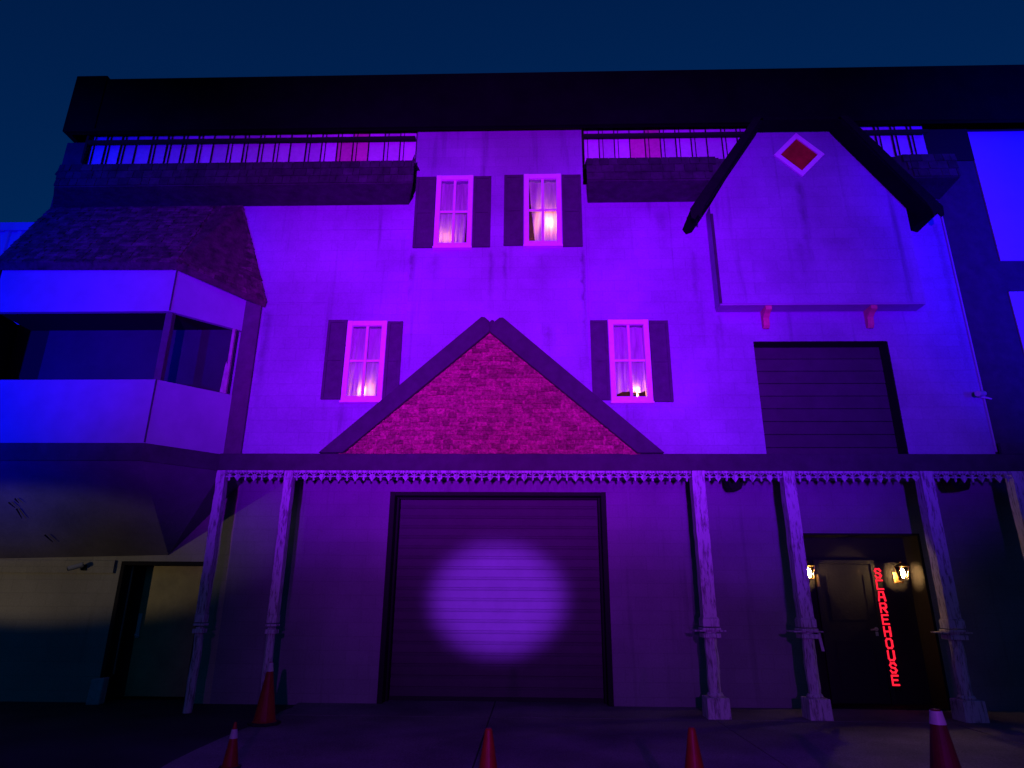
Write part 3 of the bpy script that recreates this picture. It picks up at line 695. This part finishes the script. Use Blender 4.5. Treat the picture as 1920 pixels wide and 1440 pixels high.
# underside tapering back to the wall
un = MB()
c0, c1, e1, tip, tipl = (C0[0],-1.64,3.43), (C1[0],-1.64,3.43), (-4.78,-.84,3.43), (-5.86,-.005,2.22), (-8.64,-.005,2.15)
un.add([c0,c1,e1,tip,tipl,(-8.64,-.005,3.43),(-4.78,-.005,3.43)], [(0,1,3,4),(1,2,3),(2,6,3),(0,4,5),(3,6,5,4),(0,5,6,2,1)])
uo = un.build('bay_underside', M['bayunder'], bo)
for pts in (((-7.88,-1.02,2.93),(-7.83,-.93,2.86)),((-7.83,-.90,2.85),(-7.82,-.76,2.72)),((-7.76,-1.07,2.98),(-7.72,-1.02,2.92)),((-7.62,-.47,2.50),(-7.56,-.34,2.40))):
    MB().tube(Vector(pts[0])-Vector((0,.012,.012)), Vector(pts[1])-Vector((0,.012,.012)), .012, .005, 6).build('cable_scrap', M['black'], bo)
# roof of the bay: front slope and hip, with shingle courses
EY, EZ = -1.74, 6.60
rf = MB()
f0, f1, f2, f3 = (-8.50,EY,EZ), (-5.56,EY,EZ-.02), (-5.62,U-.02,8.22), (-8.62,U-.02,8.22)
h1, h2_ = (-4.44,-.86,6.30), (-5.13,U-.02,8.22)
l0 = (-9.15,-.82,6.5)
rf.add([f0,f1,f2,f3,h1,h2_,l0,(f0[0],EY+.06,EZ-.1),(f1[0]-.03,EY+.06,EZ-.12),(h1[0]-.03,h1[1]+.04,h1[2]-.08)],
       [(0,1,2,3),(1,4,5,2),(6,0,3),(0,7,8,1),(1,8,9,4)])
ro = rf.build('bay_roof', M['roofshingle'], bo)
sg = MB()
def courses(A, Bp, Cc, D, rows, wmin, wmax, n):
    """A-B eave, D-C ridge"""
    A, Bp, Cc, D = map(Vector, (A,Bp,Cc,D)); n = Vector(n).normalized()
    for r_ in range(rows):
        t0 = r_/rows; t1 = min(1,(r_+1.3)/rows); P = A.lerp(D,t0); Q = Bp.lerp(Cc,t0); P1_ = A.lerp(D,t1); Q1 = Bp.lerp(Cc,t1); W = (Q-P).length
        x = rnd.uniform(-.1,0)
        while x < W:
            w = rnd.uniform(wmin,wmax); ua = max(0,x/W); ub = min(1,(x+w-.008)/W)
            if ub > ua:
                j = rnd.uniform(.012,.03)
                a,b = P.lerp(Q,ua), P.lerp(Q,ub); c,d = P1_.lerp(Q1,ub), P1_.lerp(Q1,ua)
                sg.hexa([a+n*.002,b+n*.002,c+n*.001,d+n*.001,a+n*j,b+n*(j+rnd.uniform(-.006,.006)),c+n*.008,d+n*.008])
            x += w
courses(f0,f1,f2,f3,19,.08,.2,(0,-.87,.5))
nh = (Vector(h1)-Vector(f1)).cross(Vector(h2_)-Vector(f1))
courses(f1,h1,h2_,f2,19,.08,.18,nh if nh.y < 0 else -nh)
sg.build('shingles', M['roofshingle'], ro, kind='stuff')

# ---------------------------------------------------------------- gabled bay on the right
YG = -1.07
gb = MB()
gb.prism([(3.06,6.13),(6.33,6.13),(6.33,7.95),(5.30,9.66),(4.10,9.66),(3.06,7.95)], YG, YG+.06)
gb.box(3.06,3.12,YG+.06,U,6.13,7.95); gb.box(6.27,6.33,YG+.06,U,6.13,7.95)
go = gb.build('gabled_bay', M['wall'], B)
MB().box(3.07,6.32,YG+.005,U,6.10,6.129).build('bay_soffit', M['smooth'], go)
MB().box(3.055,3.10,YG-.004,YG+.004,6.13,7.8).build('corner_strip', M['dark'], go)
for sg_ in (-1, 1):
    X = lambda dx: 4.65+sg_*dx
    y0, y1 = -1.42, U-.005; gr = MB(); bb = MB()
    gr.prism([(X(1.96),7.56), (X(2.02),7.66), (X(.78),9.46), (X(.62),9.46), (X(.66),9.38), (X(1.86),7.60)], y0, y1)
    bb.prism([(X(2.02),7.50),(X(2.03),7.66),(X(.79),9.47),(X(.66),9.47),(X(1.78),7.74),(X(1.84),7.60),(X(1.86),7.47),(X(1.91),7.55),(X(1.97),7.46)], -1.445, -1.422)
    gr.build('roof_slope', M['parapet'], go, bevel=.006); bb.build('bargeboard', M['bargeboard'], go, bevel=.004)
MB().box(3.92,5.38,-1.42,-1.12,9.42,9.47).build('clipped_gable_top', M['parapet'], go)
# diamond window
cx, cz, rx, rz = 4.685, 8.95, .435, .45
fr = MB(); o4 = [(cx,cz+rz),(cx+rx,cz),(cx,cz-rz),(cx-rx,cz)]; k = .74; i4 = [(cx+(x-cx)*k, cz+(z-cz)*k) for x,z in o4]
for i in range(4):
    j = (i+1)%4; fr.prism([o4[i],o4[j],i4[j],i4[i]], YG-.04, YG-.001)
dw = fr.build('diamond_window', M['white'], B, bevel=.004)
MB().prism(i4, YG-.014, YG-.003).build('pane', M['redglass'], dw)
for x in (3.84, 5.51):
    p = [(-.30,6.128),(-.02,6.128),(-.02,5.84),(-.06,5.82),(-.10,5.86),(-.11,5.97),(-.19,6.03),(-.30,6.06)]
    MB().prism_x([(U+y, z) for y, z in [(-.26,6.098),(-.001,6.098),(-.001,5.80),(-.05,5.78),(-.09,5.83),(-.10,5.95),(-.17,6.00),(-.26,6.03)]], x-.05, x+.05).build('bracket', M['red'], B, bevel=.008)

# conduit along the right edge of the lit wall
MB().tube((7.07,U-.012,3.75),(7.075,U-.012,8.14),.016,.016,8).build('conduit', M['conduit'], B)

# ------------------------------------------------------------------ side wing beyond the left corner
W = thing('side_wing_building', (-12,.3,G), 'blue-lit ribbed metal side wing past the left corner of the hall', 'building')
wm = MB(); x = -16.0; 
while x < -8.72:
    wm.prism_z([(x,.30),(x+.10,.30),(x+.13,.26),(x+.20,.26),(x+.23,.30),(x+.25,.30),(x+.25,.45),(x,.45)], G-.1, 8.42); x += .25
wm.build('ribbed_cladding', M['steelclad'], W)
MB().box(-16,-8.72,.22,.5,8.42,8.60).build('roof_trim', M['steelclad'], W, bevel=.01)
MB().box(-16,-8.72,.5,8,8.3,8.42).build('roof', M['dark'], W)

# ------------------------------------------------------------------ wall lanterns by the entry
def lantern(x, label):
    t = thing('wall_lantern', (x,.42,1.92), label, 'lantern', 'warm lanterns flanking the dark entry')
    z = 1.92; y = .20
    MB().box(x-.05,x+.05,.40,.418,z-.06,z+.12).build('back_plate', M['brass'], t, bevel=.006)
    a = MB(); a.tube((x,.40,z-.03),(x,.24,z-.05),.009); a.tube((x,.24,z-.05),(x,y,z-.02),.009); a.build('arm', M['brass'], t)
    c = MB(); hb, ht = .046, .072; z0, z1 = z, z+.19
    for sx, sy in ((-1,-1),(1,-1),(1,1),(-1,1)): c.tube((x+sx*hb,y+sy*hb,z0),(x+sx*ht,y+sy*ht,z1),.0045,.0045,6)
    c.box(x-hb-.006,x+hb+.006,y-hb-.006,y+hb+.006,z0-.014,z0); 
    c.build('cage', M['brass'], t)
    r_ = MB(); r_.hexa([(x-ht-.012,y-ht-.012,z1),(x+ht+.012,y-ht-.012,z1),(x+ht+.012,y+ht+.012,z1),(x-ht-.012,y+ht+.012,z1),(x-.012,y-.012,z1+.06),(x+.012,y-.012,z1+.06),(x+.012,y+.012,z1+.06),(x-.012,y+.012,z1+.06)])
    r_.lathe([(.012,0),(.016,.012),(.004,.03)], (x,y,z1+.06), 8); r_.build('roof_cap', M['brass'], t)
    for sx, sy in ((0,-1),(1,0),(0,1),(-1,0)):
        if sx: q = [(x+sx*hb,y-hb+.004,z0),(x+sx*hb,y+hb-.004,z0),(x+sx*ht,y+ht-.004,z1),(x+sx*ht,y-ht+.004,z1)]
        else: q = [(x-hb+.004,y+sy*hb,z0),(x+hb-.004,y+sy*hb,z0),(x+ht-.004,y+sy*ht,z1),(x-ht+.004,y+sy*ht,z1)]
        MB().slab(q, .002).build('glass_pane', M['lampglass'], t)
    MB().lathe([(.010,0),(.028,.02),(.040,.06),(.034,.10),(.010,.14)], (x,y,z+.02), 12).build('bulb', M['bulb'], t, smooth=True)
    return t
lantern(4.43, 'small glowing brass lantern beside the weathered column left of the dark door')
lantern(5.90, 'small glowing brass lantern on the black wall to the right of the red letters')

# ------------------------------------------------------------------ red lit sign, letters one above the other
S = thing('vertical_sign', (5.60,.42,.33), 'tall narrow red lit sign reading SCAREHOUSE down beside the dark door', 'sign')
MB().box(5.53,5.67,.385,.418,.29,2.10).build('sign_board', M['plastic'], S, bevel=.004)
GL = {  # polylines in a 0..1 square
 'S': [[(.95,.80),(.75,1),(.25,1),(.05,.78),(.25,.56),(.75,.46),(.95,.24),(.72,0),(.25,0),(.05,.2)]],
 'C': [[(.95,1),(.05,1),(.05,0),(.95,0)]],
 'A': [[(0,0),(.18,1),(.82,1),(1,0)],[(.1,.38),(.9,.38)]],
 'R': [[(.05,0),(.05,1),(.8,1),(.95,.85),(.95,.6),(.8,.48),(.05,.48)],[(.5,.48),(.95,0)]],
 'E': [[(.95,1),(.05,1),(.05,0),(.95,0)],[(.05,.52),(.8,.52)]],
 'H': [[(.05,0),(.05,1)],[(.95,0),(.95,1)],[(.05,.5),(.95,.5)]],
 'O': [[(.25,0),(.05,.2),(.05,.8),(.25,1),(.75,1),(.95,.8),(.95,.2),(.75,0),(.25,0)]],
 'U': [[(.05,1),(.05,.2),(.25,0),(.75,0),(.95,.2),(.95,1)]],
}
txt = 'SCAREHOUSE'
for i, ch in enumerate(txt):
    zt = 2.08-i*.1755; hgt, wid = .132, .102; m = MB()
    for pl in GL[ch]:
        for (a, b_) in zip(pl, pl[1:]):
            P = Vector((5.60-wid/2+a[0]*wid, 0, zt-hgt+a[1]*hgt)); Q = Vector((5.60-wid/2+b_[0]*wid, 0, zt-hgt+b_[1]*hgt))
            d = (Q-P).normalized()*.0125; n = Vector((-d.z,0,d.x)); P = P-d; Q = Q+d; j = rnd.uniform(0,.0012)
            m.hexa([(v.x, yy, v.z) for yy in (.368-j,.384) for v in (P-n, Q-n, Q+n, P+n)])
    m.build('letter', M['led'], S)

# ------------------------------------------------------------------ fixtures
def soffit_flood(x, w, label):
    t = thing('soffit_floodlight', (x,-.45,3.44), label, 'floodlight', 'black floodlights under the porch ceiling')
    MB().prism([(x-w/2,3.42),(x+w/2,3.42),(x+w/2-.01,3.29),(x+w/2-.05,3.22),(x-w/2+.05,3.22),(x-w/2+.01,3.29)], -.55, -.30).build('housing', M['plastic'], t, bevel=.008)
    MB().box(x-.03,x+.03,-.44,-.40,3.41,3.44).build('mount', M['plastic'], t)
    MB().box(x-w/2+.05,x+w/2-.05,-.556,-.551,3.30,3.39).build('lens', mat('dark_lens', (.01,.01,.012), .15, spec=.4), t)
soffit_flood(3.19, .24, 'black floodlight under the porch ceiling between third and fourth columns')
soffit_flood(6.62, .30, 'black floodlight under the porch ceiling right of the lantern-lit column')

t = thing('security_camera', (-7.25,-.04,2.0), 'small dark camera on the tan wall left of the recessed side door', 'camera')
MB().box(-7.22,-7.14,-.05,-.036,1.97,2.06).build('wall_plate', M['plastic'], t, bevel=.004)
mm = MB(); mm.tube((-7.20,-.05,2.03),(-7.23,-.12,2.04),.014); mm.tube((-7.16,-.11,2.06),(-7.34,-.18,1.99),.038,.038,12); mm.build('body', M['conduit'], t)
MB().tube((-7.341,-.181,1.989),(-7.35,-.184,1.985),.026,.026,12).build('lens', M['plastic'], t)
t = thing('security_camera', (7.07,U,4.6), 'small pale camera on the conduit at the right edge of the lit wall', 'camera')
MB().lathe([(.05,0),(.05,.02),(.03,.035)], (7.06,U-.02,4.66), 12).build('base', M['campaint'], t)
mm = MB(); mm.tube((7.06,U-.02,4.68),(7.0,U-.12,4.66),.016); mm.tube((7.03,U-.09,4.655),(6.86,U-.20,4.62),.042,.045,12); mm.build('body', M['campaint'], t)
MB().tube((7.0,U-.03,4.63),(7.16,U-.05,4.58),.022,.012,8).build('cable_gland', M['campaint'], t)

t = thing('concrete_block', (-6.47,-.18,G), 'pale upright concrete block standing left of the recessed side door', 'block')
MB().hexa([(-6.59,-.27,G-.03),(-6.40,-.25,G-.03),(-6.40,-.10,G-.03),(-6.59,-.11,G-.03),(-6.575,-.26,.40),(-6.39,-.24,.42),(-6.39,-.10,.42),(-6.575,-.11,.40)]).build('block_body', M['plainblock'], t, bevel=.015)

# traffic cones
def cone(x, y, h, label, band=(.60,.80), rot=0, paint='cone'):
    t = thing('traffic_cone', (x,y,G), label, 'traffic cone', 'traffic cones lined up before the building')
    z0 = G+h*.045; rb, rt_ = h*.185, h*.035
    s_ = h*.26
    MB().prism_z([(x+s_*math.cos(a+rot)*k, y+s_*math.sin(a+rot)*k) for a, k in [(math.radians(45*i+22.5), 1.08) for i in range(8)]], G, z0).build('base', M['rubber'], t, bevel=.008)
    prof = [(rb*1.12,0),(rb*1.03,h*.015),(rb,h*.03),(rt_,h*.94),(rt_*.75,h*.955)]
    MB().lathe(prof, (x,y,z0), 24).build('body', M[paint], t, smooth=False)
    rad = lambda f: rb+(rt_-rb)*((f-.03)/.91)+.003
    a, b_ = band
    MB().lathe([(rad(a),a*h),(rad(b_),b_*h)], (x,y,z0), 24).build('reflective_collar', M['collar'], t)
    return t
cone(-3.33,-1.75,.72,'orange traffic cone with white tip standing in front of the second column', (.80,.945))
cone(-2.80,-3.90,.385,'small dim traffic cone with white band at the left edge of the concrete', (.60,.80), rot=.3)
cone(-.28,-5.88,.70,'orange traffic cone in front of the garage door, cut off by the picture edge', (.30,.42))
cone(1.08,-5.76,.70,'orange traffic cone in front of the third column, right of the garage door', (.30,.42))
cone(2.44,-6.26,.90,'large dark red traffic cone with white tip before the lantern-lit entry', (.865,.945), rot=.5, paint='conedark')

# candles behind the windows
def candle(x, y, z, label, watts, jar=False, h=.12):
    t = thing('candle', (x,y,z), label, 'candle', 'candles glowing behind the windows')
    MB().lathe([(.028,0),(.03,.01),(.03,h-.01),(.026,h)], (x,y,z), 14).build('wax', M['wax'], t, smooth=False)
    MB().lathe([(.003,0),(.013,.018),(.010,.035),(.002,.06)], (x,y,z+h+.004), 10).build('flame', M['flame'], t, smooth=True)
    if jar:
        MB().lathe([(.048,0),(.05,.01),(.05,h+.05),(.046,h+.055)], (x,y,z), 16).build('jar', M['glass'], t, smooth=False)
    d = bpy.data.lights.new('candle_light', 'POINT'); d.energy = watts; d.color = (1,.36,.10); d.shadow_soft_size = .02
    l = bpy.data.objects.new('candle_light', d); COL.objects.link(l); l.parent = t; l.location = (0,-.01,h+.10)
candle(-1.47, YC+.24, 7.335, 'candle glowing faintly behind the curtain of the upper left window', 2.5)
candle(.36, YC+.26, 7.365, 'bright candle behind the upper right window, its curtain pink', 13, h=.38)
candle(-2.70, U+.17, 4.625, 'candle flaring at the sill of the lower left window', 4.5, h=.06)
candle(1.73, U+.17, 4.605, 'candle in a glass jar at the sill of the lower right window', 4, jar=True, h=.09)

print('objects', len(SC.objects))
